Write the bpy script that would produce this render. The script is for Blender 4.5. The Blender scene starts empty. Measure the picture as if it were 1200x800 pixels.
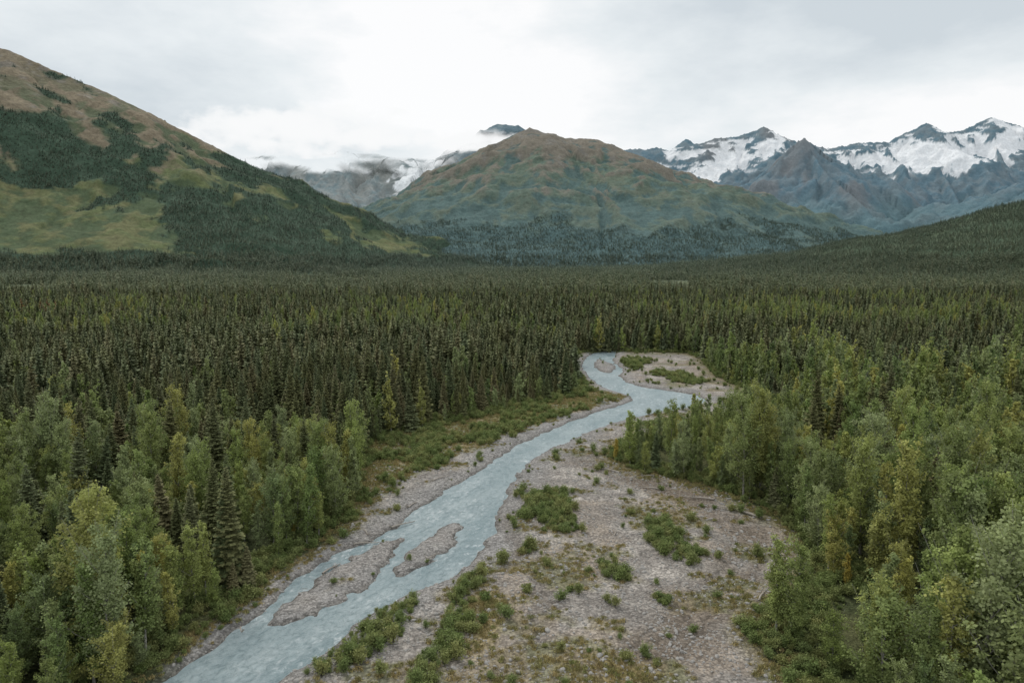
import bpy, math, numpy as np, time
from mathutils import Vector
rng=np.random.default_rng(7)
scene=bpy.context.scene
scene.view_settings.view_transform='Standard'
scene.view_settings.look='None'
scene.view_settings.exposure=0
T0=time.time()
# ------------------------------------------------------------------ noise
def _h(ix,iy,s):
    n=(ix*374761393+iy*668265263+s*1442695041)&0xffffffff
    n=((n^(n>>13))*1274126177)&0xffffffff
    n=n^(n>>16)
    return (n&0xffff)/65535.0
def vn(x,y,s=0):
    x=np.asarray(x,float);y=np.asarray(y,float)
    ix=np.floor(x).astype(np.int64);iy=np.floor(y).astype(np.int64)
    fx=x-ix;fy=y-iy
    fx=fx*fx*fx*(fx*(fx*6-15)+10);fy=fy*fy*fy*(fy*(fy*6-15)+10)
    a=_h(ix,iy,s);b=_h(ix+1,iy,s);c=_h(ix,iy+1,s);d=_h(ix+1,iy+1,s)
    return (a+(b-a)*fx)*(1-fy)+(c+(d-c)*fx)*fy
def fbm(x,y,s=0,o=5,g=.5):
    r=0;a=1;t=0
    for i in range(o):
        r=r+a*vn(x,y,s+i*17);t+=a;a*=g
        x,y=(x*.8-y*.6)*2.03+13.7,(x*.6+y*.8)*2.03+5.1
    return r/t
def ridged(x,y,s=0,o=5,g=.5):
    r=0;a=1;t=0
    for i in range(o):
        r=r+a*(1-np.abs(2*vn(x,y,s+i*31)-1));t+=a;a*=g
        x,y=(x*.8-y*.6)*2.03+3.7,(x*.6+y*.8)*2.03+9.1
    return r/t
def ss(a,b,x):
    t=np.clip((x-a)/(b-a),0,1);return t*t*(3-2*t)
def mix(a,b,f):
    f=np.asarray(f)[...,None];return np.asarray(a)*(1-f)+np.asarray(b)*f
# ------------------------------------------------------------------ polygons
def chaikin(p,n=2):
    p=np.array(p,float)
    for _ in range(n):
        q=np.roll(p,-1,0);p=np.stack([p*.75+q*.25,p*.25+q*.75],1).reshape(-1,2)
    return p
def sdf(poly,x,y):
    d=np.full(x.shape,1e18);ins=np.zeros(x.shape,bool)
    n=len(poly)
    for i in range(n):
        ax,ay=poly[i];bx,by=poly[(i+1)%n]
        ex,ey=bx-ax,by-ay
        L=ex*ex+ey*ey+1e-12
        t=np.clip(((x-ax)*ex+(y-ay)*ey)/L,0,1)
        d=np.minimum(d,(x-ax-ex*t)**2+(y-ay-ey*t)**2)
        c=((ay>y)!=(by>y))
        with np.errstate(all='ignore'):
            xi=ax+(y-ay)/(by-ay+1e-15)*ex
        ins^=(c&(x<xi))
    d=np.sqrt(d)
    return np.where(ins,d,-d)
def pline(pts,x,y):
    d=np.full(x.shape,1e18)
    for (ax,ay),(bx,by) in zip(pts[:-1],pts[1:]):
        ex,ey=bx-ax,by-ay
        t=np.clip(((x-ax)*ex+(y-ay)*ey)/(ex*ex+ey*ey),0,1)
        d=np.minimum(d,(x-ax-ex*t)**2+(y-ay-ey*t)**2)
    return np.sqrt(d)
Lb=[(-60,40),(-58,60),(-55,75),(-50,90),(-48,94),(-46.5,98.5),(-45,103.4),(-43.6,108.6),(-42.5,114.4),(-40.5,121),(-37.8,128),(-33.5,136),(-29,141),(-26,147),(-24,155),(-18.5,166.6),(-12.5,180),(-6,195.6),(2,214),(16,236.3),(33,261),(50,279),(52,290),(47,300),(42,309),(41,318),(38.5,341),(38.5,368),(40,383),(46,410),(56,440)]
Rb=[(-47,40),(-45,60),(-41,75),(-35.5,90),(-31.5,94),(-28,98.5),(-26.5,103.4),(-25,108.6),(-21,114.4),(-12,121),(-9,128),(-6,136),(-4,145),(-3,155),(-2,166.6),(.5,180),(4.5,195.6),(15,214),(30,236),(51,257),(75,271),(83,285),(79,297),(66,306),(56,318),(53,341),(61,362),(57,383),(62,410),(72,440)]
WATER=chaikin(Lb+Rb[::-1],2)
BAR1=chaikin([(-22,143),(-25,132),(-25.8,121),(-30,113),(-39.5,104),(-40,110),(-38,118),(-35.5,126),(-31,134)],2)
ISL=chaikin([(-12,152),(-12.0,136),(-16.5,129),(-22,122.5),(-22.9,128),(-19.0,140)],2)
FAR=chaikin([(46,352),(52,350),(58,372),(52,400),(49,400),(46,372)],2)
CL=[(-66,40),(-60,60),(-57,78),(-51,90),(-49.6,98.5),(-48.5,106),(-46.5,114.5),(-43.5,125),(-38.8,138),(-37,152),(-38,170),(-43,190),(-44,214),(-30,230),(-12.8,250),(6.8,266),(28,290),(34,310),(32,345),(36,399),(40,424)]
CR=[(52,40),(48,60),(45,78),(43,90),(38,98.5),(43,108.6),(56,121),(60,132),(62,145),(58,161),(46,176),(28.5,190),(33,207),(54,226),(84,246),(103,272),(106,300),(102,341),(112,400),(108,424)]
CLEAR=chaikin(CL+CR[::-1],1)
CHAN=[(22,196),(33,178),(46,164),(52,150),(50,136),(41,119),(28,104),(18,92),(8,78)]
CHAN2=[(-1,150),(3,130),(6,112),(2,97),(-6,80)]
def water_d(x,y):
    w=(fbm(x/4.5,y/4.5,3,3)-.5)*3.8
    d=sdf(WATER,x,y)+w*.8
    w2=(fbm(x/3.,y/3.,4,3)-.5)*5
    for b,o in ((BAR1,.1),(ISL,.2),(FAR,0)):
        d=np.minimum(d,-(sdf(b,x,y)+o+w2*.8))
    return d
def ground_h(x,y):
    h=.25+(fbm(x/60,y/60,5,3)-.5)*1.0
    near=(x>-90)&(x<150)&(y<450)
    if near.any():
        xn,yn=x[near],y[near]
        d=water_d(xn,yn)
        r=.12+ss(0,6,-d)*.35+(fbm(xn/9,yn/9,6,4)-.5)*.8
        cd=pline(CHAN,xn,yn)
        r=r-.45*ss(7,2,cd)+.13*np.sin(cd*2.2+fbm(xn/6,yn/6,9,2)*6)*ss(12,3,cd)
        r=r-.3*ss(3,1,pline(CHAN2,xn,yn))
        r=np.maximum(r,-.2)+(vn(xn/.9,yn/.9,8)-.5)*.18
        bank=ss(-.2,1.6,-d)
        hh=np.where(d>0,-.38-np.minimum(d*.35,1.2),-.36+.12*np.minimum(-d,1)+bank*(r+.28))
        edge=ss(0,40,np.minimum(np.minimum(xn+90,150-xn),450-yn))
        h[near]=hh*edge+h[near]*(1-edge)
    return h
# ------------------------------------------------------------------ mesh helpers
def mesh_np(name,V,F,mat=None,col=None,smooth=False,extra=None):
    V=np.asarray(V,np.float32);F=np.asarray(F,np.int32)
    k=F.shape[1]
    me=bpy.data.meshes.new(name)
    me.vertices.add(len(V));me.vertices.foreach_set('co',V.ravel())
    me.loops.add(F.size);me.loops.foreach_set('vertex_index',F.ravel())
    me.polygons.add(len(F));me.polygons.foreach_set('loop_start',np.arange(0,F.size,k,dtype=np.int32))
    try: me.polygons.foreach_set('loop_total',np.full(len(F),k,np.int32))
    except Exception: pass
    if smooth: me.polygons.foreach_set('use_smooth',np.ones(len(F),bool))
    me.update(calc_edges=True)
    if col is not None:
        a=me.color_attributes.new('Col','FLOAT_COLOR','POINT')
        c=np.ones((len(V),4),np.float32);c[:,:3]=col
        a.data.foreach_set('color',c.ravel())
    if extra:
        for k2,v in extra.items():
            a=me.attributes.new(k2,'FLOAT','POINT');a.data.foreach_set('value',np.asarray(v,np.float32).ravel())
    if mat: me.materials.append(mat)
    return me
def add(name,me,coll=None):
    o=bpy.data.objects.new(name,me);(coll or scene.collection).objects.link(o);return o
def grid_faces(ny,nx):
    i=np.arange(ny*nx).reshape(ny,nx)
    return np.stack([i[:-1,:-1],i[:-1,1:],i[1:,1:],i[1:,:-1]],-1).reshape(-1,4)
# ------------------------------------------------------------------ materials
def newmat(name):
    m=bpy.data.materials.new(name);m.use_nodes=True
    nt=m.node_tree;b=nt.nodes['Principled BSDF'];return m,nt,b
def N(nt,t,**k):
    n=nt.nodes.new(t)
    for a,v in k.items():
        if a in n.inputs: n.inputs[a].default_value=v
        else: setattr(n,a,v)
    return n
def L(nt,a,b): nt.links.new(a,b)
def mathn(nt,op,a,b=None,c=None):
    n=nt.nodes.new('ShaderNodeMath');n.operation=op
    for i,v in enumerate((a,b,c)):
        if v is None: continue
        if isinstance(v,(int,float)): n.inputs[i].default_value=v
        else: L(nt,v,n.inputs[i])
    return n.outputs[0]
def mixc(nt,f,a,b,mode='MIX'):
    n=nt.nodes.new('ShaderNodeMix');n.data_type='RGBA';n.blend_type=mode
    for s,v in ((n.inputs[0],f),(n.inputs[6],a),(n.inputs[7],b)):
        if isinstance(v,(int,float)): s.default_value=v
        elif isinstance(v,tuple): s.default_value=(*v,1)
        else: L(nt,v,s)
    return n.outputs[2]
def terrain_mat(name,scales,amps,bumpd,bumps=.6,rough=.95,alpha=False,stones=False):
    m,nt,b=newmat(name)
    geo=N(nt,'ShaderNodeNewGeometry')
    at=N(nt,'ShaderNodeAttribute',attribute_name='Col')
    f=None
    for s,a in zip(scales,amps):
        n=N(nt,'ShaderNodeTexNoise');n.inputs['Scale'].default_value=1.0/s;n.inputs['Detail'].default_value=6;n.inputs['Roughness'].default_value=.7
        L(nt,geo.outputs['Position'],n.inputs['Vector'])
        v=mathn(nt,'MAXIMUM',mathn(nt,'MULTIPLY_ADD',mathn(nt,'SUBTRACT',n.outputs['Fac'],.5),a*4,1.0),.25)
        f=v if f is None else mathn(nt,'MULTIPLY',f,v)
        last=n
    hsrc=last.outputs['Fac']
    if stones:
        vo=N(nt,'ShaderNodeTexVoronoi');vo.inputs['Scale'].default_value=2.4
        L(nt,geo.outputs['Position'],vo.inputs['Vector'])
        sp=N(nt,'ShaderNodeSeparateColor');L(nt,vo.outputs['Color'],sp.inputs[0])
        f=mathn(nt,'MULTIPLY',f,mathn(nt,'MULTIPLY_ADD',sp.outputs[0],.8,.60))
        f=mathn(nt,'MULTIPLY',f,mathn(nt,'SUBTRACT',1.1,mathn(nt,'MULTIPLY',vo.outputs['Distance'],.45)))
        hsrc=mathn(nt,'SUBTRACT',hsrc,mathn(nt,'MULTIPLY',vo.outputs['Distance'],.6))
    vm=N(nt,'ShaderNodeVectorMath',operation='SCALE');L(nt,at.outputs['Color'],vm.inputs[0]);L(nt,f,vm.inputs['Scale'])
    L(nt,vm.outputs[0],b.inputs['Base Color'])
    b.inputs['Roughness'].default_value=rough;b.inputs['Specular IOR Level'].default_value=.1
    bp=N(nt,'ShaderNodeBump');bp.inputs['Distance'].default_value=bumpd;bp.inputs['Strength'].default_value=bumps
    L(nt,hsrc,bp.inputs['Height']);L(nt,bp.outputs[0],b.inputs['Normal'])
    if alpha:
        aa=N(nt,'ShaderNodeAttribute',attribute_name='vis')
        L(nt,aa.outputs['Fac'],b.inputs['Alpha'])
    return m
def leaf_mat(name,cols,trans=.25,spec=.12,far=False):
    m,nt,b=newmat(name)
    lv=N(nt,'ShaderNodeAttribute',attribute_name='lv')
    oi=N(nt,'ShaderNodeObjectInfo')
    r=N(nt,'ShaderNodeValToRGB')
    e=r.color_ramp.elements
    pos=np.linspace(0,1,len(cols))
    e[0].color=(*cols[0],1);e[1].color=(*cols[-1],1)
    for p,c in list(zip(pos,cols))[1:-1]:
        q=e.new(p);q.color=(*c,1)
    L(nt,oi.outputs['Random'],r.inputs[0])
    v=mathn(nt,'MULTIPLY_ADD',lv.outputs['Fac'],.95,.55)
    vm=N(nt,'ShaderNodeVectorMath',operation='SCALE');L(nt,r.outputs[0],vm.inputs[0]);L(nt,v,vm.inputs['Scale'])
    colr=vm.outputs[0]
    if far:   # blue-grey distance haze mixed into the needle colour by world Y
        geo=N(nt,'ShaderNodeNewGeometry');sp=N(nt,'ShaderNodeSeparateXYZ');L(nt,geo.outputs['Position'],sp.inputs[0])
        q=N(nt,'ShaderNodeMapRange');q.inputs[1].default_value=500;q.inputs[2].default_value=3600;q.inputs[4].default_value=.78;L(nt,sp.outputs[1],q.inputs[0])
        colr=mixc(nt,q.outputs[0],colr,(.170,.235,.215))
    L(nt,colr,b.inputs['Base Color'])
    b.inputs['Roughness'].default_value=.6;b.inputs['Specular IOR Level'].default_value=spec
    if trans>0:
        t=N(nt,'ShaderNodeBsdfTranslucent');L(nt,colr,t.inputs[0])
        mx=N(nt,'ShaderNodeMixShader');mx.inputs[0].default_value=trans
        L(nt,b.outputs[0],mx.inputs[1]);L(nt,t.outputs[0],mx.inputs[2])
        L(nt,mx.outputs[0],nt.nodes['Material Output'].inputs['Surface'])
    return m
def bark_mat(name,c1,c2,sc=6):
    m,nt,b=newmat(name)
    tc=N(nt,'ShaderNodeTexCoord');n=N(nt,'ShaderNodeTexNoise');n.inputs['Scale'].default_value=sc;n.inputs['Detail'].default_value=4
    L(nt,tc.outputs['Object'],n.inputs['Vector'])
    L(nt,mixc(nt,n.outputs['Fac'],c1,c2),b.inputs['Base Color']);b.inputs['Roughness'].default_value=.9
    return m
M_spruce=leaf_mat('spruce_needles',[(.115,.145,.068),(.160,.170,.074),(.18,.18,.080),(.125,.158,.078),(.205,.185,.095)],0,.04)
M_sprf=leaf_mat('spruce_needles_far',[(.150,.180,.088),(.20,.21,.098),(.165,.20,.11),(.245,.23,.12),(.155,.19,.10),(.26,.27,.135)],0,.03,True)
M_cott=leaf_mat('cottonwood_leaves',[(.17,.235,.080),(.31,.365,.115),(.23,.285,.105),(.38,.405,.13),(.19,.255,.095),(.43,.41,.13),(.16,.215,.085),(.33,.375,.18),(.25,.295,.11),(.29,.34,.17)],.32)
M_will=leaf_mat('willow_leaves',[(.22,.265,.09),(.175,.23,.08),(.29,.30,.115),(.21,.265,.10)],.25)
M_grass=leaf_mat('grass_blades',[(.34,.27,.13),(.26,.25,.10),(.40,.32,.15),(.23,.25,.09)],.1)
M_gold=leaf_mat('autumn_leaves',[(.52,.42,.10),(.48,.40,.12)],.25)
M_rust=leaf_mat('dead_needles',[(.31,.20,.09),(.26,.19,.09)],0)
M_barkS=bark_mat('spruce_bark',(.06,.045,.035),(.11,.09,.07))
M_barkC=bark_mat('cottonwood_bark',(.20,.19,.17),(.40,.38,.34))
M_wood=bark_mat('driftwood',(.28,.24,.20),(.46,.42,.37))
# ------------------------------------------------------------------ plants
def tube(path,rad,k=5):
    path=np.array(path,float);n=len(path)
    V=[];F=[]
    for i in range(n):
        t=path[min(i+1,n-1)]-path[max(i-1,0)];t/=np.linalg.norm(t)+1e-9
        a=np.cross(t,[0.3,1,.1]);a/=np.linalg.norm(a);b=np.cross(t,a)
        for j in range(k):
            an=2*math.pi*j/k;V.append(path[i]+rad[i]*(math.cos(an)*a+math.sin(an)*b))
    for i in range(n-1):
        for j in range(k):
            F.append((i*k+j,i*k+(j+1)%k,(i+1)*k+(j+1)%k,(i+1)*k+j))
    return np.array(V),np.array(F)
def diamonds(C,D,S,W,L_):
    L_=L_[:,None]/2;W=W[:,None]/2
    V=np.stack([C-D*L_,C+S*W,C+D*L_,C-S*W],1).reshape(-1,3)
    F=np.arange(len(V)).reshape(-1,4);return V,F
def norm(a): return a/(np.linalg.norm(a,axis=-1,keepdims=True)+1e-9)
class B:
    def __init__(s): s.V=[];s.F=[];s.lv=[];s.mi=[];s.n=0
    def put(s,V,F,lv,mi):
        s.V.append(V);s.F.append(F+s.n);s.n+=len(V)
        s.lv.append(np.broadcast_to(lv,(len(V),)));s.mi.append(np.full(len(F),mi))
    def mesh(s,name,mats):
        me=mesh_np(name,np.concatenate(s.V),np.concatenate(s.F),extra={'lv':np.concatenate(s.lv)})
        for m in mats: me.materials.append(m)
        me.polygons.foreach_set('material_index',np.concatenate(s.mi).astype(np.int32));return me
def deciduous(name,seed,H,R,nleaf,ls,leaf,base=.16,limbs=34,rnd=.72):
    r=np.random.default_rng(seed);b=B()
    n=8;bend=r.normal(0,.3,(2,));path=[]
    for i in range(n):
        t=i/(n-1);path.append((bend[0]*t*t*1.6+.12*math.sin(4*t+seed),bend[1]*t*t*1.6+.1*math.cos(5*t+seed),t*H*.97))
    path=np.array(path);path-=[path[0][0],path[0][1],0]
    rt=.012*H
    V,F=tube(path,[rt*(1-.88*i/(n-1)) for i in range(n)],6);b.put(V,F,.5,0)
    C=[];sg=[];cv=[]
    lobe=r.uniform(.65,1.2,6)
    for i in range(limbs):
        t=base+(.96-base)*((i+.5)/limbs)**.95
        z=t*H;p0=np.array([np.interp(z,path[:,2],path[:,0]),np.interp(z,path[:,2],path[:,1]),z])
        q=(t-base)/(1-base)
        prof=min(1,.5+q*2.0)*(1-q)**rnd
        az=i*2.4+r.uniform(-.5,.5);Ln=(R*prof*r.uniform(.4,1.45)+.22)*lobe[int((az%6.283)/6.284*6)]
        el=math.radians(r.uniform(30,55)+18*q)
        d=np.array([math.cos(az)*math.cos(el),math.sin(az)*math.cos(el),math.sin(el)])
        Lf=Ln/math.cos(el)
        p1=p0+d*Lf*.5;p2=p0+d*Lf+np.array([0,0,.12*Lf])
        V,F=tube([p0,p1,p2],[rt*.35*(1-.6*t),rt*.22*(1-.6*t),.012],4);b.put(V,F,.5,0)
        for k in range(4):
            f=.3+.7*(k+r.uniform(0,.8))/4
            c=p0*(1-f)+p2*f+r.normal(0,.14,3)*Ln*.6
            C.append(c);sg.append((.115*R+.1)*(1.15-.4*f)*(1.1-.5*q)*r.uniform(.65,1.25));cv.append(r.uniform(0,1))
    for k in range(5):
        C.append(path[-1]+np.array([0,0,-.25*k*.8+.3])+r.normal(0,.08,3));sg.append(.06*R+.08);cv.append(r.uniform(.3,1))
    C=np.array(C);sg=np.array(sg);cv=np.array(cv)
    w=sg**2;idx=r.choice(len(C),nleaf,p=w/w.sum())
    P=C[idx]+r.normal(0,1,(nleaf,3))*sg[idx][:,None]*[1,1,1.1]
    out=P-np.array([0,0,1])*P[:,2:3];out=norm(out)
    nn=norm(out*.5+[0,0,.55]+r.normal(0,.55,(nleaf,3)))
    D=norm(np.cross(nn,r.normal(0,1,(nleaf,3))));S=np.cross(nn,D)
    s=ls*r.uniform(.6,1.4,nleaf)
    V,F=diamonds(P,D,S,s*.8,s*1.15)
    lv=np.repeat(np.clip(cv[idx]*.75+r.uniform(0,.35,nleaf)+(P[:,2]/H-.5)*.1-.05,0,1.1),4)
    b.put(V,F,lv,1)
    return b.mesh(name,[M_barkC,leaf])
def spruce(name,seed,H,R,levels,br,seg,needle=M_spruce,fine=1.0,base=.04,trunk=True):
    r=np.random.default_rng(seed);b=B()
    if trunk:
        V,F=tube([(0,0,0),(.05,0,H*.4),(0,.03,H*.75)],[.013*H,.007*H,.01],5);b.put(V,F,.5,0)
    Cs=[];Ds=[];Ss=[];Ws=[];Ls=[];lv=[]
    lop=r.uniform(.7,1.08,12)
    for i in range(levels):
        t=base+(1-base)*(i/levels)
        z=t*H
        rad=R*((1-t)**.80)*(.8+.2*min(1,t/.15))
        nb=br if t<.85 else max(3,br-3)
        for j in range(nb):
            az=2*math.pi*(j+r.uniform(-.35,.35))/nb+i*1.1
            ln=(rad*r.uniform(.55,1.25)+.15)*lop[int((az%(2*math.pi))/(2*math.pi)*12)%12]
            el=math.radians(-20+46*t+r.uniform(-9,9))
            d=np.array([math.cos(az)*math.cos(el),math.sin(az)*math.cos(el),math.sin(el)])
            side=np.array([-math.sin(az),math.cos(az),0])
            zz=z+r.uniform(-.5,.5)*H/levels
            vr=r.uniform(0,1)
            for k in range(seg):
                f=(k+.6)/seg
                p=np.array([0,0,zz])+d*ln*f
                p[2]+=.10*ln*f*f
                wd=(ln*.30*(1.15-f*.75)+.14)
                sl=ln/seg*1.7+.1
                if seg<=2:
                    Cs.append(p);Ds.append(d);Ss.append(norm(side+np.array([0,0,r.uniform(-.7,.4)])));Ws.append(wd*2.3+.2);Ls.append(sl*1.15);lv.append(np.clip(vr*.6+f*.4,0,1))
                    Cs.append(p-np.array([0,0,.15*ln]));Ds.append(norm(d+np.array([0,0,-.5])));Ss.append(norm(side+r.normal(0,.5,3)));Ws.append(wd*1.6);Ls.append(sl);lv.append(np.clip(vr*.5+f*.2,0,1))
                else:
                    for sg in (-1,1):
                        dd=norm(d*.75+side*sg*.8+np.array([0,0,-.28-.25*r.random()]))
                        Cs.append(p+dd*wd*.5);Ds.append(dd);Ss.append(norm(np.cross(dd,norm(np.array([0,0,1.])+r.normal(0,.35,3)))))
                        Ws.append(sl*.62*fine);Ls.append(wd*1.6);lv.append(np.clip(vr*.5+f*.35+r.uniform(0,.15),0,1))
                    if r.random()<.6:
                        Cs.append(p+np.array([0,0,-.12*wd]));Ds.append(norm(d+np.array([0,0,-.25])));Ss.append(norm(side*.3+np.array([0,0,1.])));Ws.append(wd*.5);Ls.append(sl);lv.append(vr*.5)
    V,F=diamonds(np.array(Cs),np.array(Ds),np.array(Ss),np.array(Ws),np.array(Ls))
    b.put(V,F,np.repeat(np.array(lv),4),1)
    return b.mesh(name,[M_barkS,needle])
def shrub(name,seed,H,R,nleaf,ls,leaf):
    r=np.random.default_rng(seed);b=B();C=[];sg=[];cv=[]
    for i in range(11):
        az=r.uniform(0,6.28);tilt=r.uniform(.1,.9);h=H*r.uniform(.55,1)
        e=np.array([math.cos(az)*R*tilt,math.sin(az)*R*tilt,h*(1-.25*tilt)])
        V,F=tube([(0,0,-.1),e*.55+[0,0,.1*h],e],[.04,.025,.008],3);b.put(V,F,.5,0)
        for k in range(4):
            f=.35+.65*(k+r.random())/4;C.append(e*f+r.normal(0,.1,3)*R);sg.append(.17*R+.05);cv.append(r.random())
    C=np.array(C);sg=np.array(sg);cv=np.array(cv);idx=r.integers(0,len(C),nleaf)
    P=C[idx]+r.normal(0,1,(nleaf,3))*sg[idx][:,None];P[:,2]=np.abs(P[:,2])
    nn=norm(r.normal(0,.6,(nleaf,3))+[0,0,.6]);D=norm(np.cross(nn,r.normal(0,1,(nleaf,3)))+[0,0,.3]);S=norm(np.cross(nn,D))
    s=ls*r.uniform(.6,1.4,nleaf);V,F=diamonds(P,D,S,s*.6,s*1.4)
    b.put(V,F,np.repeat(np.clip(cv[idx]*.6+r.uniform(0,.4,nleaf),0,1),4),1)
    return b.mesh(name,[M_barkS,leaf])
def tuft(name,seed):
    r=np.random.default_rng(seed);n=60;b=B()
    P=np.c_[r.normal(0,.3,(n,2)),np.zeros(n)];P[:,2]=.16
    D=norm(r.normal(0,.45,(n,3))+[0,0,1]);S=norm(np.cross(D,r.normal(0,1,(n,3))))
    V,F=diamonds(P,D,S,np.full(n,.09),r.uniform(.3,.65,n));b.put(V,F,np.repeat(r.random(n),4),0)
    return b.mesh(name,[M_grass])
cott=[deciduous('cottonwood_mesh',s,H,R,nl,.27,M_cott,base=bs,rnd=rd) for s,H,R,bs,nl,rd in ((1,15,2.1,.10,5000,.7),(2,17,2.6,.16,6000,.5),(3,13,1.8,.08,4400,.7),(4,16,2.0,.18,4400,.5),(5,11,2.3,.06,4400,.45),(6,18,3.1,.14,7000,.42),(8,14,3.0,.10,5600,.42),(9,12,2.7,.08,5000,.38))]
cottg=[deciduous('cottonwood_autumn_mesh',11,9,1.3,3000,.26,M_gold,base=.1)]
cottf=[deciduous('cottonwood_far_mesh',20+s,H,R,1300,.58,M_cott,base=.1,limbs=22,rnd=.5) for s,(H,R) in enumerate(((15,2.5),(17,2.8),(12,2.6),(16,2.1)))]
spr=[spruce('spruce_mesh',s,H,R,44,9,4,fine=1.15) for s,H,R in ((1,19,3.2),(2,22,3.5),(3,16,2.8),(4,20,2.6),(5,13,2.8))]
sprm=[spruce('spruce_mid_mesh',30+s,H,R,24,7,2,needle=M_sprf) for s,(H,R) in enumerate(((19,3.6),(22,3.8),(15,3.3),(20,2.8)))]
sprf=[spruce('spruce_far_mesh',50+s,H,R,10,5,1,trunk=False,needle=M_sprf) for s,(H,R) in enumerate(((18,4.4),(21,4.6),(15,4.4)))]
sprr=[spruce('spruce_dead_mesh',70,18,3.0,24,7,2,needle=M_rust)]
shr=[shrub('willow_mesh',s,H,R,800,.23,M_will) for s,H,R in ((1,2.2,1.4),(2,1.7,1.5),(3,2.8,1.4),(4,1.3,1.1))]
tuf=[tuft('grass_mesh',s) for s in range(3)]
def stone(seed):
    import bmesh
    bm=bmesh.new();bmesh.ops.create_icosphere(bm,subdivisions=2,radius=.5)
    r=np.random.default_rng(seed);ax=r.uniform(.6,1.3,3)
    for v in bm.verts:
        c=v.co;f=1+.25*(float(vn(c.x*2+seed*3,c.y*2+c.z*1.7,seed))-.5)*2
        v.co=Vector((c.x*ax[0]*f,c.y*ax[1]*f,c.z*.6*f))
    me=bpy.data.meshes.new('cobble_mesh');bm.to_mesh(me);bm.free();me.materials.append(M_stone);return me
M_stone=bark_mat('river_stone',(.18,.17,.16),(.46,.44,.41),1.2)
stones=[stone(s) for s in range(4)]
print('templates',time.time()-T0)
# ------------------------------------------------------------------ mountains
def tent(ridges,x,y,p=1.15):
    best=np.full(x.shape,-1e9);bs=np.zeros(x.shape);bd=np.zeros(x.shape)
    for ri,rd in enumerate(ridges):
        s0=ri*7777.
        for a,b2 in zip(rd[:-1],rd[1:]):
            ex,ey=b2[0]-a[0],b2[1]-a[1];Ls=math.hypot(ex,ey)
            t=np.clip(((x-a[0])*ex+(y-a[1])*ey)/(Ls*Ls),0,1)
            d=np.hypot(x-a[0]-ex*t,y-a[1]-ey*t)
            H=a[2]+(b2[2]-a[2])*t;W=a[3]+(b2[3]-a[3])*t
            q=d/W
            v=np.where(q<1,H*np.clip(1-q,0,1)**p,-(q-1)*60)
            m=v>best
            best=np.where(m,v,best);bs=np.where(m,s0+t*Ls,bs);bd=np.where(m,q,bd);s0+=Ls
    return best,bs,bd
RL=[[(-3400,3000,1200,1500),(-2294,3200,985,1450),(-1870,3300,800,1400),(-1527,3400,628,1300),(-1282,3500,500,1200),(-886,3600,272,1000),(-686,3700,155,850),(-330,3800,30,600)],
    [(-2294,3200,960,900),(-2100,2600,520,700),(-1900,2150,210,500)],
    [(-1527,3400,600,800),(-1250,2900,330,600),(-1000,2500,120,450)]]
RC=[[(-985,5000,285,1500),(-490,5000,565,1700),(-120,5000,800,1900),(122,5000,960,1900),(380,5000,890,1900),(608,5000,880,1900),(976,5000,745,1900),(1408,5000,562,1800),(1846,5000,360,1600),(2350,5000,160,1300),(2720,5000,60,900)],
    [(608,5000,865,900),(420,4400,540,750),(250,3900,310,600),(100,3500,120,400)],
    [(976,5000,740,900),(1150,4400,430,800),(1300,3900,200,600)],
    [(1408,5000,550,900),(1650,4300,280,700),(1800,3900,120,500)],
    [(-120,5000,765,800),(-350,4400,400,650),(-450,3900,170,500)]]
RB=[[(-5200,8500,1300,2800),(-3600,8500,1300,2800),(-2700,8500,1330,2800),(-2000,8500,1360,2800),(-1300,8500,1300,2700),(-900,8500,1240,2600),(-420,8500,1420,2600),(-200,8500,1640,2600),(60,8500,1620,2600),(330,8500,1460,2600),(900,8600,1250,2600),(1500,8900,1300,2600)],
    [(-2000,8500,1340,1200),(-1750,7400,800,1000),(-1500,6600,350,800)],
    [(-900,8500,1230,1200),(-1000,7600,900,1000),(-1050,6800,450,900)],
    [(-3000,8500,1330,1200),(-2900,7300,800,1000)]]
U=55
RR=[[(x_,y_,z_+U,w_) for x_,y_,z_,w_ in ((900,9000,1250,2600),(1533,9000,1366,2600),(1860,9000,1385,2600),(2080,9000,1324,2600),(2223,9000,1490,2600),(2387,9000,1425,2600),(2628,9000,1500,2600),(2900,9000,1520,2600),(3230,9000,1640,2700),(3559,9000,1490,2700),(4050,9000,1366,2700),(4380,9000,1430,2700),(4818,9000,1460,2700),(5256,9000,1680,2700),(5530,9000,1560,2700),(5800,9000,1610,2700),(6132,9000,1770,2700),(6570,9000,1640,2700),(7300,9000,1500,2700),(8600,9000,1300,2700))],
    [(2380,7700,700,1300),(2750,7600,980,1300),(3150,7500,1330,1500),(3430,7450,1090,1400),(3700,7400,930,1300),(4150,7200,600,1100),(4400,7000,350,800)],
    [(3150,7500,1290,900),(3150,6900,850,800),(3300,6300,400,700)],
    [(2387,9000,1400,900),(2250,8100,950,900),(2150,7300,600,800)],
    [(5256,9000,1640,1000),(4950,8000,1000,900),(4700,7300,600,800)],
    [(6132,9000,1720,1000),(5700,8100,1150,900)],
    [(6400,6700,1150,1900),(5600,6600,960,1800),(4900,6500,790,1700),(4250,6500,560,1400),(3680,6500,240,900),(3300,6500,60,600)]]
RH=[[(3300,2500,560,1300),(2400,2500,390,1200),(1844,2500,255,1050),(1543,2500,165,950),(1240,2550,80,850),(930,2600,25,650),(700,2650,6,500)]]
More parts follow.
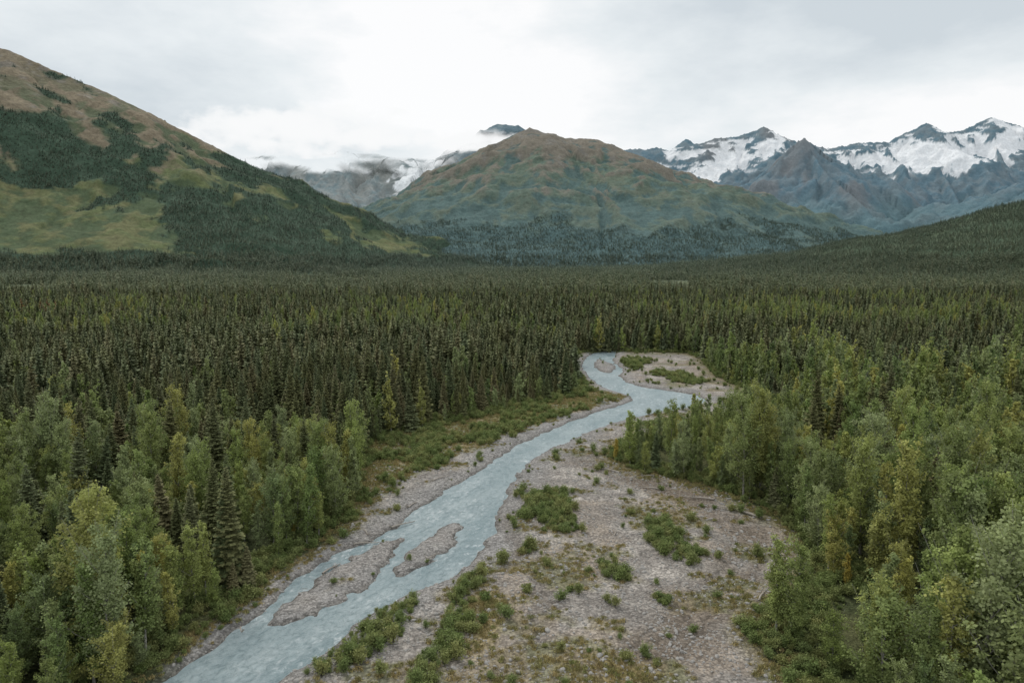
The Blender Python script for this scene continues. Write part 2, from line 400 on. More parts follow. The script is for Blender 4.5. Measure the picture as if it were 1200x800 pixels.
def mh(ridges,x,y,s,ga,na,gs=170.,ns=420.,p=1.15,fa=.10):
    wx=(fbm(x/600,y/600,s+70,3)-.5)*260;wy=(fbm(x/600,y/600,s+80,3)-.5)*260
    h,sv,q=tent(ridges,x+wx*.35,y+wy*.5,p)
    k=ss(0,.18,q)*ss(1.05,.5,q)
    g=ridged(sv/gs+wx/150,q*1.2+3,s,4,.55)-.6
    n=ridged((x+wx)/ns,(y+wy)/ns,s+5,7,.52)-.6
    n2=ridged((x+wy)/70,(y-wx)/70,s+15,4,.6)-.6
    return h+(g*ga+n*na)*k+n2*na*fa*ss(1.1,.8,q),q
def mtn(name,x0,x1,y0,y1,st,hf,cf,mat):
    nx=int((x1-x0)/st)+1;ny=int((y1-y0)/st)+1
    X,Y=np.meshgrid(np.linspace(x0,x1,nx),np.linspace(y0,y1,ny))
    Z=hf(X,Y)
    gy,gx=np.gradient(Z,st);slope=np.hypot(gx,gy)
    bl=Z
    for ax in (0,1):
        bl=(np.roll(bl,5,ax)+np.roll(bl,-5,ax)+np.roll(bl,3,ax)+np.roll(bl,-3,ax))/4
    lap=(Z-bl)/st      # + on ribs, - in gullies
    c,v=cf(X,Y,Z,slope,lap)
    ex={'vis':v.ravel()} if v is not None else None
    return add(name,mesh_np(name,np.stack([X,Y,Z],-1).reshape(-1,3),grid_faces(ny,nx),mat,c.reshape(-1,3),True,ex))
hL=lambda x,y:mh(RL,x,y,100,110,90,150.,300.)[0]
hC=lambda x,y:mh(RC,x,y,200,170,110,170.,340.,fa=.16)[0]
hB=lambda x,y:mh(RB,x,y,300,240,260,300.,700.)[0]
hR=lambda x,y:mh(RR,x,y,400,260,300,300.,700.,fa=.16)[0]
hH=lambda x,y:mh(RH,x,y,500,30,30,p=1.3)[0]
def forestL(x,y,z):
    n=(fbm(x/170,y/170,41,6,.62)-.5)
    l1=60+(-800-x)*.46;l2=110+(-640-x)*.40+45
    f1=1-np.abs(z-l1)/np.where(x<-1900,60,105);f2=1-np.abs(z-l2-60)/60
    f=np.maximum(f1*.9,f2*.85)
    f=np.maximum(f,(75-z)/40.)
    f=np.maximum(f,-.5+.95*(fbm(x/260,y/200,44,4)>.57))
    return ss(.0,.25,f+n*2.8-.12*ss(420,720,z)*6)
def cL(X,Y,Z,S,lap):
    n=fbm(X/300,Y/300,21,6);n2=fbm(X/50,Y/50,22,5,.6)
    c=mix((.115,.138,.064),(.150,.155,.078),ss(.35,.65,n2))
    c=mix(c,(.20,.168,.118),ss(.42,.60,n*.6+n2*.4+(Z-470)/1300))
    c=mix(c,(.074,.106,.060),ss(.43,.55,fbm(X/110,Y/110,24,6,.62)+lap*-.12)*ss(1000,600,Z)*.85)
    c=mix(c,(.21,.195,.17),ss(.60,.75,n2+(Z-700)/2200)*.7)
    f=forestL(X,Y,Z);c=mix(c,(.055,.088,.060),f)
    return c,None
def cC(X,Y,Z,S,lap):
    n=fbm(X/330,Y/330,25,6);n2=fbm(X/60,Y/60,26,5,.6)
    c=mix((.115,.158,.120),(.145,.172,.122),ss(.35,.65,n2))
    c=mix(c,(.20,.180,.145),ss(.46,.64,n*.5+n2*.5+(Z-540)/950+lap*.05))
    c=mix(c,(.22,.215,.20),ss(.62,.8,n2+(Z-650)/1500)*.5)
    f=ss(.45,.60,n2*.4+fbm(X/220,Y/220,27,5)*.6+(230-Z)/600)
    f=np.maximum(f,ss(.45,.57,fbm(X/130,Y/130,39,5,.6)-lap*.12+(450-Z)/2500)*.85)
    c=mix(c,(.085,.142,.138),f)
    c=mix(c,(.13,.195,.20),ss(900,0,Z)*.3);return c,None  # bluish haze painted into the colour, stronger on the lower flanks
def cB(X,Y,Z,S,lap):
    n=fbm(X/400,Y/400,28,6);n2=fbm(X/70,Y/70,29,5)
    c=mix((.19,.245,.26),(.25,.28,.28),ss(.35,.65,n2))  # pale blue distance haze is built into these rock tones
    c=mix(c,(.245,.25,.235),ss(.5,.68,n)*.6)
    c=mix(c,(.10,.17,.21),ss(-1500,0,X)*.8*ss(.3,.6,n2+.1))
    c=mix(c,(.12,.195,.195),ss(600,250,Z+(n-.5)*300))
    sn=1-np.hypot((X+1130-(Z-950)*.3)/190,(Z-960)/260)
    c=mix(c,(.75,.78,.80),ss(.1,.3,sn+(n2-.5)*2.2))
    w=(fbm(X/420,Z/160+Y/900,31,5)-.5)*2
    cl=ss(930,1170,Z+w*260-190*ss(-1500,-300,X))
    peak=ss(1440,1510,Z+w*60)*ss(-520,-250,X)*ss(700,350,X)
    v=1-cl*(1-peak);v=np.clip(v,0,1)
    return c,v
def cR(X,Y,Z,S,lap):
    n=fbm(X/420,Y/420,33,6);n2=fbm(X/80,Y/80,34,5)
    c=mix((.125,.200,.245),(.175,.230,.260),ss(.35,.65,n2))  # rock tones blued and lightened to carry the distance haze
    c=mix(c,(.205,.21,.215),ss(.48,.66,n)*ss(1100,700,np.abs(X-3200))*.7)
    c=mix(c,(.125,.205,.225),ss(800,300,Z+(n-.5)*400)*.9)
    def blob(cx,cz,rx,rz,tilt=0): return 1-np.hypot((X-cx)/rx,(Z-cz-tilt*(X-cx))/rz)
    b=np.maximum.reduce([blob(2700,1190,800,150,.38),blob(3150,1400,330,110,.1),blob(5000,1240,850,200,.05),blob(5850,1380,700,150,.35),blob(4450,1220,450,140,-.1),blob(2050,1320,260,60,.0)])
    farx=ss(7700,7950,Y)
    f=ss(.06,.18,b+(n2-.5)*1.2+(n-.5)*1.3-lap*.16)*farx
    st=ss(.55,.62,fbm(X/200,Z/90+Y/300,37,5)-lap*.08+(Z-1350)/2600)*ss(900,1200,Z)*.9*farx
    f=np.maximum(f,st)
    c=mix(c,(.80,.82,.84),f);return c,None
M_mL=terrain_mat('alpine_slope',(60,14),(.28,.42),5,.8)
M_mC=terrain_mat('alpine_slope_far',(90,20),(.22,.34),10,.9)
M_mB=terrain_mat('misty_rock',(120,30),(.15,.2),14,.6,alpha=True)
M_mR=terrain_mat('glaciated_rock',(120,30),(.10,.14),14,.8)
M_hill=terrain_mat('hill_forest_floor',(60,12),(.2,.2),4,.6)
mtn('mountain',-4600,100,1500,5200,9,hL,cL,M_mL)
mtn('mountain',-2600,3700,2900,7000,12,hC,cC,M_mC)
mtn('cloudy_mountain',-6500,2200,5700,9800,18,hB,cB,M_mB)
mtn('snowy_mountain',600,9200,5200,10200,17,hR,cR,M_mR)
mtn('forested_hill',200,3600,1300,4000,14,hH,lambda X,Y,Z,S,l:(mix((.075,.108,.068),(.10,.13,.08),ss(.4,.7,fbm(X/90,Y/90,61,4))),None),M_hill)
print('mtn',time.time()-T0)
# ------------------------------------------------------------------ ground
ny,nx=900,820
yy=38*np.exp(np.linspace(0,1,ny)*math.log(13500/38.))
s=np.linspace(-1,1,nx)
s=s*.75+s**3*.25
Y=np.repeat(yy[:,None],nx,1);X=s[None,:]*(1.25*Y+60)
Z=ground_h(X.ravel(),Y.ravel()).reshape(X.shape)
lbx=np.array([p[0] for p in Lb]);lby=np.array([p[1] for p in Lb])
def WL(y): return np.interp(y,lby,lbx)
def leftbank(x,y): # vegetated flat between the left gravel shore and the spruce edge
    w=WL(y)-x
    o=np.interp(y,[150,165,185,200,220,260],[10,12,12,9,6,4])
    return ss(0,5,w-o+(fbm(x/7,y/7,78,3)-.5)*9)*ss(150,168,y)
def ground_col(x,y,z):
    n=fbm(x/14,y/14,71,5);n2=fbm(x/3,y/3,72,4);n3=fbm(x/140,y/140,73,5)
    c=mix((.065,.078,.036),(.12,.125,.058),ss(.4,.65,n))
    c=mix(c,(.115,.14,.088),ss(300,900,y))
    c=mix(c,(.22,.23,.12),ss(.62,.70,n3)*ss(300,500,y)*.6)
    m=(x>-95)&(x<150)&(y<450)
    xn,yn=x[m],y[m];zn=z[m]
    cd=sdf(CLEAR,xn,yn)+(n[m]-.5)*9
    wd=water_d(xn,yn)
    g=mix((.275,.25,.225),(.42,.385,.345),ss(.35,.65,n2[m]))
    g=mix(g,(.335,.275,.215),ss(.48,.60,n[m])*.6)
    g=mix(g,(.235,.215,.195),ss(.52,.64,fbm(xn/22,yn/6,79,5))*.55)
    g=mix(g,(.29,.285,.28),ss(-12,-3,wd)*.7)
    g=mix(g,(.15,.14,.125),ss(-1.5,-.1,wd)*.8)
    ch=pline(CHAN,xn,yn)
    g=mix(g,(.175,.145,.115),ss(9,1.5,ch)*ss(.33,.54,n2[m]*.5+n[m]*.5)*.85)
    ch2=pline(CHAN2,xn,yn)
    g=mix(g,(.20,.18,.16),ss(3.5,1.,ch2+(n2[m]-.5)*3)*.8)
    veg=ss(.52,.63,fbm(xn/10,yn/7,75,5))*ss(-2,-7,wd)*.6
    g=mix(g,mix((.23,.19,.105),(.15,.16,.07),ss(.4,.6,fbm(xn/5,yn/5,76,3))),veg)
    lb=leftbank(xn,yn)*ss(.36,.5,n2[m]*.5+n[m]*.5)
    g=mix(g,mix((.16,.18,.075),(.29,.24,.13),ss(.48,.58,n[m])),lb*.9)
    yl=np.maximum(ss(1,.4,np.hypot((xn+5)/4.5,(yn-107)/16)),ss(1,.4,np.hypot((xn-14)/10,(yn-93)/5)))
    g=mix(g,(.30,.24,.11),yl*ss(.4,.55,n2[m])*.8)
    rb=ss(7,1,cd)*ss(-2,-5,wd)
    g=mix(g,mix((.16,.16,.07),(.24,.19,.11),n2[m]),rb*.8)
    c[m]=mix(g,c[m],ss(1.5,-1.5,cd))
    return c
C=ground_col(X.ravel(),Y.ravel(),Z.ravel())
M_ground=terrain_mat('river_gravel_and_forest_floor',(5,.7),(.16,.26),.2,1,stones=True)
add('ground',mesh_np('ground',np.stack([X,Y,Z],-1).reshape(-1,3),grid_faces(ny,nx),M_ground,C,True))
# water
m,nt,b=newmat('glacial_water')
geo=N(nt,'ShaderNodeNewGeometry')
def flow(scale,detail,rough,sy):
    mp=N(nt,'ShaderNodeMapping');mp.vector_type='TEXTURE';mp.inputs['Rotation'].default_value=(0,0,math.radians(-29));mp.inputs['Scale'].default_value=(1,sy,1)
    L(nt,geo.outputs['Position'],mp.inputs[0])
    n=N(nt,'ShaderNodeTexNoise');n.inputs['Scale'].default_value=scale;n.inputs['Detail'].default_value=detail;n.inputs['Roughness'].default_value=rough;n.inputs['Distortion'].default_value=.5
    L(nt,mp.outputs[0],n.inputs['Vector']);return n.outputs['Fac']
n1=flow(1.0,6,.7,1.6);n2=flow(.16,4,.5,3.0);n3=flow(.09,3,.5,1.5)
def mr(v,a,b_,c=0,d=1):
    q=N(nt,'ShaderNodeMapRange');q.inputs[1].default_value=a;q.inputs[2].default_value=b_;q.inputs[3].default_value=c;q.inputs[4].default_value=d;L(nt,v,q.inputs[0]);return q.outputs[0]
base=mixc(nt,mr(n2,.35,.65),(.245,.32,.34),(.36,.43,.445))
base=mixc(nt,mr(n1,.52,.34,0,.65),base,(.14,.20,.215))  # shade of the ripple troughs put into the colour, follows the bump noise
fr=mathn(nt,'MULTIPLY',mr(n1,.54,.68),mr(n3,.44,.60,.06,.85))
L(nt,mixc(nt,fr,base,(.68,.72,.73)),b.inputs['Base Color'])
b.inputs['Roughness'].default_value=.32;b.inputs['IOR'].default_value=1.33
bp=N(nt,'ShaderNodeBump');bp.inputs['Distance'].default_value=.6;bp.inputs['Strength'].default_value=1;L(nt,n1,bp.inputs['Height']);L(nt,bp.outputs[0],b.inputs['Normal'])
gx,gy=np.meshgrid(np.linspace(-86,140,80),np.linspace(40,440,140))
add('river_water',mesh_np('river_water',np.stack([gx,gy,gx*0-.36],-1).reshape(-1,3),grid_faces(140,80),m,smooth=True))
print('ground',time.time()-T0)
# ------------------------------------------------------------------ instancing
def source(name,meshes):
    c=bpy.data.collections.new(name)
    for me in meshes: c.objects.link(bpy.data.objects.new(name.replace('_models',''),me))
    return c
def scatter(name,coll,nvar,P,sc,tilt=.04,zs=None):
    n=len(P)
    if n==0: return
    me=bpy.data.meshes.new(name);me.vertices.add(n);me.vertices.foreach_set('co',np.asarray(P,np.float32).ravel())
    r=rng
    rot=np.stack([r.normal(0,tilt,n),r.normal(0,tilt,n),r.uniform(0,6.28,n)],-1).astype(np.float32)
    S=np.stack([sc,sc,sc*(zs if zs is not None else 1)],-1).astype(np.float32)
    a=me.attributes.new('rot','FLOAT_VECTOR','POINT');a.data.foreach_set('vector',rot.ravel())
    a=me.attributes.new('scl','FLOAT_VECTOR','POINT');a.data.foreach_set('vector',S.ravel())
    a=me.attributes.new('idx','INT','POINT');a.data.foreach_set('value',r.integers(0,nvar,n).astype(np.int32))
    o=add(name,me)
    g=bpy.data.node_groups.new(name,'GeometryNodeTree')
    g.interface.new_socket('Geometry',in_out='INPUT',socket_type='NodeSocketGeometry')
    g.interface.new_socket('Geometry',in_out='OUTPUT',socket_type='NodeSocketGeometry')
    gi=g.nodes.new('NodeGroupInput');go=g.nodes.new('NodeGroupOutput')
    ci=g.nodes.new('GeometryNodeCollectionInfo');ci.inputs['Collection'].default_value=coll;ci.inputs['Separate Children'].default_value=True;ci.inputs['Reset Children'].default_value=True
    ip=g.nodes.new('GeometryNodeInstanceOnPoints');ip.inputs['Pick Instance'].default_value=True
    def na(t,nm):
        q=g.nodes.new('GeometryNodeInputNamedAttribute');q.data_type=t;q.inputs['Name'].default_value=nm
        return [s for s in q.outputs if s.enabled][0]
    g.links.new(gi.outputs[0],ip.inputs['Points']);g.links.new(ci.outputs[0],ip.inputs['Instance'])
    g.links.new(na('INT','idx'),ip.inputs['Instance Index']);g.links.new(na('FLOAT_VECTOR','rot'),ip.inputs['Rotation']);g.links.new(na('FLOAT_VECTOR','scl'),ip.inputs['Scale'])
    g.links.new(ip.outputs[0],go.inputs[0])
    md=o.modifiers.new('scatter','NODES');md.node_group=g
    print(name,n)
    return o
def jgrid(x0,x1,y0,y1,sp,fan=.88,pad=45):
    gx,gy=np.meshgrid(np.arange(x0,x1,sp),np.arange(y0,y1,sp))
    gx=gx.ravel()+rng.uniform(-.48,.48,gx.size)*sp;gy=gy.ravel()+rng.uniform(-.48,.48,gy.size)*sp
    k=np.abs(gx)<fan*gy+pad
    return gx[k],gy[k]
def zg(x,y): return ground_h(x,y)-.05
x,y=jgrid(-420,440,52,430,3.4)
cd=sdf(CLEAR,x,y)
k=cd<-1.2;x,y,cd=x[k],y[k],cd[k]
nz=fbm(x/45,y/45,91,4)
clump=fbm(x/13,y/13,96,3)
left=x<WL(y)
ylim=np.where(left,195+(nz-.5)*190-.10*np.abs(x+60),330+(nz-.5)*220+.15*np.clip(x-60,0,300))
pd=ss(25,-25,y-ylim)
pd=np.where(left&(y>160)&(cd<-10),pd*.75,pd)
pd=np.maximum(pd,.75*ss(-9,-2,cd)*np.where(left&(y>200),.6,1))
pd=pd*(.95-.75*ss(.60,.67,clump))+.07*ss(420,200,y)
isd=rng.random(len(x))<pd
dist=np.hypot(x,y)
gap=fbm(x/16,y/16,93,3)
den=rng.random(len(x))<np.where(isd,.74-.62*ss(.55,.66,gap),.93-.5*ss(.60,.68,gap))
z=zg(x,y)
cc=source('forest_cottonwood_models',cott);cf=source('forest_cottonwood_models',cottf)
cs=source('forest_spruce_models',spr);cm=source('forest_spruce_models',sprm);cfa=source('forest_spruce_models',sprf)
hgt=.42+1.1*fbm(x/20,y/20,94,3)
hgt=hgt*np.where((~left)&(y>195)&(y<300)&(cd>-25),.62,1)
hgt=hgt*(1+np.where(left,.12,.28)*ss(150,105,y)*ss(-6,-16,cd))
def hs(n,cd): return rng.uniform(.55,1.2,n)*hgt*(1-.35*ss(-8,-1,cd)*rng.random(n))
D=isd&den
sz=np.minimum(hs(len(x),cd)*np.where(left,.95,1.10),1.5)
near=D&(dist<128)
for i in np.where(near)[0]:
    o=add('cottonwood_tree',cott[rng.integers(len(cott))]);o.location=(x[i],y[i],z[i]);sI=sz[i]
    o.scale=(sI*rng.uniform(.9,1.2),sI*rng.uniform(.9,1.2),sI);o.rotation_euler=(rng.normal(0,.04),rng.normal(0,.04),rng.uniform(0,6.28))
k=D&~near&(dist<220);scatter('cottonwood_forest',cc,len(cott),np.stack([x,y,z],-1)[k],sz[k])
k=D&(dist>=220);scatter('cottonwood_forest',cf,len(cottf),np.stack([x,y,z],-1)[k],sz[k])
Sx=(~isd)&den
szs=rng.uniform(.4,1.12,len(x))*(.55+.9*nz)*np.where((~left)&(y>195)&(y<300)&(cd>-25),.55,1)
near=Sx&(dist<135)
for i in np.where(near)[0]:
    o=add('spruce_tree',spr[rng.integers(len(spr))]);o.location=(x[i],y[i],z[i]);sI=szs[i]*.9
    o.scale=(sI,sI,sI);o.rotation_euler=(0,0,rng.uniform(0,6.28))
k=Sx&~near&(rng.random(len(x))<.70)
k1=k&(dist<300);scatter('spruce_forest',cs,len(spr),np.stack([x,y,z],-1)[k1],szs[k1])
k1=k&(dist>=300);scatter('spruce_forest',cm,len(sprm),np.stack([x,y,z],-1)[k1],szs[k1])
for (gx_,gy_,sc_) in ((30.5,195,.75),(-47,140,.6),(-70,165,.8),(61,118,.7)):
    o=add('autumn_cottonwood_tree',cottg[0]);o.location=(gx_,gy_,0);o.scale=(sc_,)*3
# mid forest
x,y=jgrid(-900,900,430,950,5.0,pad=60)
nz=fbm(x/70,y/70,95,4);g2=fbm(x/24,y/24,99,3)
k=rng.random(len(x))>.7*ss(.60,.68,g2);x,y,nz,g2=x[k],y[k],nz[k],g2[k];z=zg(x,y)
dec=(rng.random(len(x))<(.8*ss(.52,.60,nz)*ss(1050,430,y)+.06)*np.where(x>60,1.2,.8))
scatter('cottonwood_forest',cf,len(cottf),np.stack([x,y,z],-1)[dec],rng.uniform(.6,1.15,dec.sum()))
sz=rng.uniform(.4,1.12,len(x))*(.45+1.1*g2)
rust=(~dec)&(np.hypot((x+455)/1.3,y-620)<35+90*(nz-.5))&(rng.random(len(x))<.8)
k=(~dec)&~rust;scatter('spruce_forest',cm,len(sprm),np.stack([x,y,z],-1)[k],sz[k])
cr=source('dead_spruce_models',sprr);scatter('dead_spruce_stand',cr,1,np.stack([x,y,z],-1)[rust],sz[rust])
# far forest
x,y=jgrid(-3300,3500,950,4000,8.2,pad=80)
zl=hL(x,y);zc=hC(x,y);zh=hH(x,y);z=np.maximum.reduce([x*0,zl,zc,zh])
fl=forestL(x,y,zl)
gapn=fbm(x/200,y/110,97,4)
keep=np.where(z<4,gapn<.60,np.where(z==zl,fl>.5,np.where(z==zh,gapn<.9,(fbm(x/220,y/220,27,5)*.6+.2+(230-zc)/600>.5)&(zc<330))))
keep&=~((y>2600)&(rng.random(len(x))<.3))
x,y,z,gapn=x[keep],y[keep],z[keep],gapn[keep]
scatter('spruce_forest',cfa,len(sprf),np.stack([x,y,z-.5],-1),rng.uniform(.4,1.15,len(x))*(.5+1.0*fbm(x/60,y/60,98,3))*np.where(y>1800,1.1,1.)*np.where(z>60,.66,1))
# shrubs
csx=source('forest_willow_models',shr)
x,y=jgrid(-120,125,70,430,1.25)
cd=sdf(CLEAR,x,y)+(fbm(x/8,y/8,101,3)-.5)*8;k=cd>-9;x,y,cd=x[k],y[k],cd[k]
wd=water_d(x,y)
el=[(8.5,156,5.5,12),(11,148,4.5,7),(32.5,140,3.4,10),(35,131,3.2,6),(19,124,2.6,4),(-22,105,4.2,8.5),(-26,98,5,6),(-19,111,3,5),(-8.5,112,2.6,9),(-10,101,2.3,8),(-7,120,2,5),(-12,93,2.2,6),(2.2,166,1.6,4),(17,112,.8,2),(26,112,1.2,2.5),(-2,128,.9,2),(10,116,.8,1.6),(3,134,1.0,2),(66,372,5,18),(72,385,7,10),(84,330,8,16),(76,345,5,10),(92,270,8,10),(60,240,8,5)]
p=np.zeros(len(x))
for ex,ey,rx,ry in el:
    p=np.maximum(p,ss(1.15,.75,np.hypot((x-ex)/rx,(y-ey)/ry)+(fbm(x/3,y/3,103,2)-.5)*.9))
p=np.maximum(p,ss(2.0,-1,cd)*.75*np.where(x>0,1,.9))
lb=leftbank(x,y)*ss(.43,.53,fbm(x/9,y/9,104,4))
p=np.maximum(p,lb*.85)
p=np.maximum(p,.05*ss(.5,.62,fbm(x/10,y/7,75,5)))
p=np.maximum(p,.09*ss(.58,.66,fbm(x/6,y/6,106,3)))
k=(rng.random(len(x))<p)&(wd<-.8);x,y,cd,wd=x[k],y[k],cd[k],wd[k]
z=ground_h(x,y)
szz=rng.uniform(.3,1.1,len(x))*ss(-.5,-4,wd).clip(.45,1)
scatter('willow_shrubs',csx,len(shr),np.stack([x,y,z],-1),szz)
# grass tufts
ct=source('grass_models',tuf)
x,y=jgrid(-60,80,80,300,.8)
cd=sdf(CLEAR,x,y);wd=water_d(x,y)
p=ss(.52,.63,fbm(x/10,y/7,75,5))*ss(-2,-6,wd)*.35+ss(6,0,cd)*.5+leftbank(x,y)*.5
p+=ss(1,.4,np.hypot((x+5)/4.5,(y-107)/16))*.8+ss(1,.4,np.hypot((x-14)/10,(y-93)/5))*.5
k=(rng.random(len(x))<p)&(wd<-1)&(cd>-3);x,y=x[k],y[k]
scatter('grass_tufts',ct,3,np.stack([x,y,ground_h(x,y)],-1),rng.uniform(.5,1.3,len(x)))
# cobbles
cst=source('river_cobble_models',stones)
x=rng.uniform(-50,62,40000);y=rng.uniform(84,230,40000)
cd=sdf(CLEAR,x,y);wd=water_d(x,y);k=(cd>0)&(wd<.3)&(rng.random(len(x))<.25+.7*ss(.45,.6,fbm(x/6,y/6,111,3)));x,y=x[k],y[k]
scatter('river_cobbles',cst,4,np.stack([x,y,ground_h(x,y)],-1),rng.uniform(.15,.38,len(x))+.7*rng.random(len(x))**8,tilt=.3)
# driftwood
def log(x,y,L_,az,r0,seed):
    r=np.random.default_rng(seed);bb=B();n=7
    pts=[(t*L_,.25*math.sin(t*3+seed),r0*.8+.1*math.sin(t*5)) for t in np.linspace(0,1,n)]
    V,F=tube(pts,[r0*(1-.65*t) for t in np.linspace(0,1,n)],7);bb.put(V,F,.5,0)
    for k in range(8):
        a=r.uniform(0,6.28);V,F=tube([(0,0,r0*.8),(-.3,math.cos(a)*.5,r0*.8+math.sin(a)*.5),(-.35,math.cos(a)*.9,r0+math.sin(a)*.85)],[r0*.5,r0*.25,.03],4);bb.put(V,F,.5,0)
    for k in range(5):
        t=r.uniform(.3,.95);a=r.uniform(.2,2.9);q=np.array([t*L_,0,r0*.8]);V,F=tube([q,q+np.array([.5,math.cos(a)*.6,math.sin(a)*.6])],[.06,.02],4);bb.put(V,F,.5,0)
    o=add('driftwood_log',bb.mesh('driftwood_log',[M_wood]));o.location=(x,y,float(ground_h(np.array([x]),np.array([y]))[0]));o.rotation_euler=(0,0,az)
for i,(lx,ly,ll,az,r0) in enumerate(((57,150,9,2.2,.3),(54,155,7,2.6,.22),(50,163,8,2.9,.25),(30,184,8,2.5,.22),(36,181,6,.2,.2),(-27,146,6,.6,.2),(-44,104,7,1.9,.22),(43,112,6,1.0,.2),(-33,137,5,.3,.18),(22,140,4,1.4,.14),(-17,130,3,.9,.12),(38,170,6,2.7,.2),(-25,158,5,1.1,.18),(-21,176,6,.9,.2),(-36,124,5,1.2,.2),(-31,141,4,2.2,.16))):
    log(lx,ly,ll,az,r0,i)
print('scatter',time.time()-T0)
# ------------------------------------------------------------------ low clouds
def cloud(loc,rad,dens,seed,colr=(.95,.96,.965)):
    import bmesh
    m=bpy.data.materials.new('low_cloud_vapour');m.use_nodes=True;nt=m.node_tree;nt.nodes.clear()
    out=N(nt,'ShaderNodeOutputMaterial');tc=N(nt,'ShaderNodeTexCoord')
    ln=N(nt,'ShaderNodeVectorMath',operation='LENGTH');L(nt,tc.outputs['Object'],ln.inputs[0])
    mp=N(nt,'ShaderNodeMapping');mp.inputs['Scale'].default_value=(rad[0]/300,rad[1]/300,rad[2]/170);mp.inputs['Location'].default_value=(seed*3.1,0,0);L(nt,tc.outputs['Object'],mp.inputs[0])
    n=N(nt,'ShaderNodeTexNoise');n.inputs['Scale'].default_value=1;n.inputs['Detail'].default_value=4;n.inputs['Roughness'].default_value=.62;L(nt,mp.outputs[0],n.inputs['Vector'])
    v=mathn(nt,'SUBTRACT',mathn(nt,'MULTIPLY_ADD',n.outputs['Fac'],3.6,-.95),ln.outputs['Value'])
    v=mathn(nt,'MAXIMUM',v,0);v=mathn(nt,'MULTIPLY',v,dens)
    ab=N(nt,'ShaderNodeVolumeAbsorption');ab.inputs['Color'].default_value=(0,0,0,1);L(nt,v,ab.inputs['Density'])
    em=N(nt,'ShaderNodeEmission');em.inputs['Color'].default_value=(*colr,1);L(nt,v,em.inputs['Strength'])  # self-glow stands in for skylight scattered inside the cloud
    ad=N(nt,'ShaderNodeAddShader');L(nt,ab.outputs[0],ad.inputs[0]);L(nt,em.outputs[0],ad.inputs[1]);L(nt,ad.outputs[0],out.inputs['Volume'])
    try: m.cycles.volume_step_rate=1.0
    except Exception as e: print('step',e)
    bm=bmesh.new();bmesh.ops.create_icosphere(bm,subdivisions=4,radius=1)
    me=bpy.data.meshes.new('low_cloud');bm.to_mesh(me);bm.free();me.materials.append(m)
    o=add('low_cloud',me);o.location=loc;o.scale=rad
cloud((-2050,6700,1250),(1450,300,270),.018,1)
cloud((-350,7400,1280),(950,250,120),.018,2)
# ------------------------------------------------------------------ world
w=bpy.data.worlds.new('World');scene.world=w;w.use_nodes=True
nt=w.node_tree;bg=nt.nodes['Background']
sky=N(nt,'ShaderNodeTexSky');sky.sky_type='NISHITA';sky.sun_disc=False
SE,SA=math.radians(48),math.radians(-25)
sky.sun_elevation=SE;sky.sun_rotation=SA
tc=N(nt,'ShaderNodeTexCoord')
sep=N(nt,'ShaderNodeSeparateXYZ');L(nt,tc.outputs['Generated'],sep.inputs[0])
zc=mathn(nt,'ADD',mathn(nt,'MAXIMUM',sep.outputs[2],0),.18)
cx=mathn(nt,'DIVIDE',sep.outputs[0],zc);cy=mathn(nt,'DIVIDE',sep.outputs[1],zc)
cb=N(nt,'ShaderNodeCombineXYZ');L(nt,cx,cb.inputs[0]);L(nt,cy,cb.inputs[1])
na=N(nt,'ShaderNodeTexNoise');na.inputs['Scale'].default_value=.8;na.inputs['Detail'].default_value=6;na.inputs['Roughness'].default_value=.5;na.inputs['Distortion'].default_value=.3
L(nt,cb.outputs[0],na.inputs['Vector'])
nb=N(nt,'ShaderNodeTexNoise');nb.inputs['Scale'].default_value=3.2;nb.inputs['Detail'].default_value=8;nb.inputs['Roughness'].default_value=.58
mp=N(nt,'ShaderNodeMapping');mp.inputs['Scale'].default_value=(1,1,2.6);L(nt,tc.outputs['Generated'],mp.inputs[0]);L(nt,mp.outputs[0],nb.inputs['Vector'])
v=mathn(nt,'MULTIPLY_ADD',mathn(nt,'SUBTRACT',na.outputs['Fac'],.5),1.5,.72)
v=mathn(nt,'ADD',v,mathn(nt,'MULTIPLY',mathn(nt,'SUBTRACT',nb.outputs['Fac'],.5),1.3))
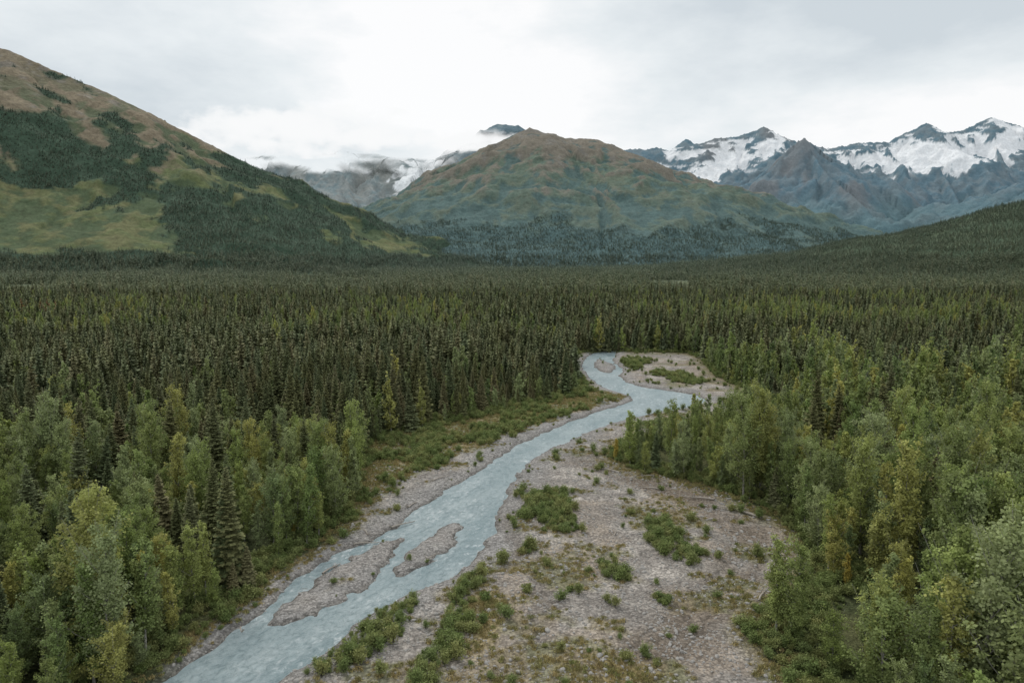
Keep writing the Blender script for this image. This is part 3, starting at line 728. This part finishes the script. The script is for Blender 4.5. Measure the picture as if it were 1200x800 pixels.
def lobe(x0,sx,z0,sz_):
    dx=mathn(nt,'MULTIPLY',mathn(nt,'SUBTRACT',sep.outputs[0],x0),1/sx);dz=mathn(nt,'MULTIPLY',mathn(nt,'SUBTRACT',sep.outputs[2],z0),1/sz_)
    return mathn(nt,'MAXIMUM',mathn(nt,'SUBTRACT',1,mathn(nt,'SQRT',mathn(nt,'ADD',mathn(nt,'MULTIPLY',dx,dx),mathn(nt,'MULTIPLY',dz,dz)))),0)
v=mathn(nt,'ADD',v,mathn(nt,'MULTIPLY',lobe(-.05,.42,.22,.16),.40))
v=mathn(nt,'SUBTRACT',v,mathn(nt,'MULTIPLY',lobe(-.38,.3,.16,.12),.25))
v=mathn(nt,'SUBTRACT',v,mathn(nt,'MULTIPLY',lobe(.45,.5,.30,.10),.30))
v=mathn(nt,'ADD',v,mathn(nt,'MULTIPLY',lobe(.5,.35,.16,.09),.35))
v=mathn(nt,'MINIMUM',v,1.0)
cr_=N(nt,'ShaderNodeValToRGB');e=cr_.color_ramp.elements
e[0].position=.35;e[0].color=(.64,.70,.74,1);e[1].position=.96;e[1].color=(1.0,1.0,1.0,1)
q=e.new(.68);q.color=(.82,.865,.885,1)
L(nt,v,cr_.inputs[0])
sk=N(nt,'ShaderNodeVectorMath',operation='SCALE');sk.inputs['Scale'].default_value=.1;L(nt,sky.outputs[0],sk.inputs[0])
L(nt,mixc(nt,.95,sk.outputs[0],cr_.outputs[0]),bg.inputs['Color']);bg.inputs['Strength'].default_value=1.0
sl=bpy.data.lights.new('sun','SUN');sl.energy=1.5;sl.angle=math.radians(16);sl.color=(1,.95,.88)
so=add('sun',sl)
dv=Vector((math.sin(SA)*math.cos(SE),math.cos(SA)*math.cos(SE),math.sin(SE)))
so.rotation_euler=dv.to_track_quat('Z','Y').to_euler();so.location=(0,0,300)
# ------------------------------------------------------------------ camera
cam=bpy.data.cameras.new('camera');cam.lens=24;cam.sensor_width=36;cam.clip_end=30000;cam.clip_start=1
co=add('camera',cam);co.location=(0,0,60);co.rotation_euler=(math.radians(90-7.125),0,0)
scene.camera=co
print('done',time.time()-T0,len(bpy.data.objects))
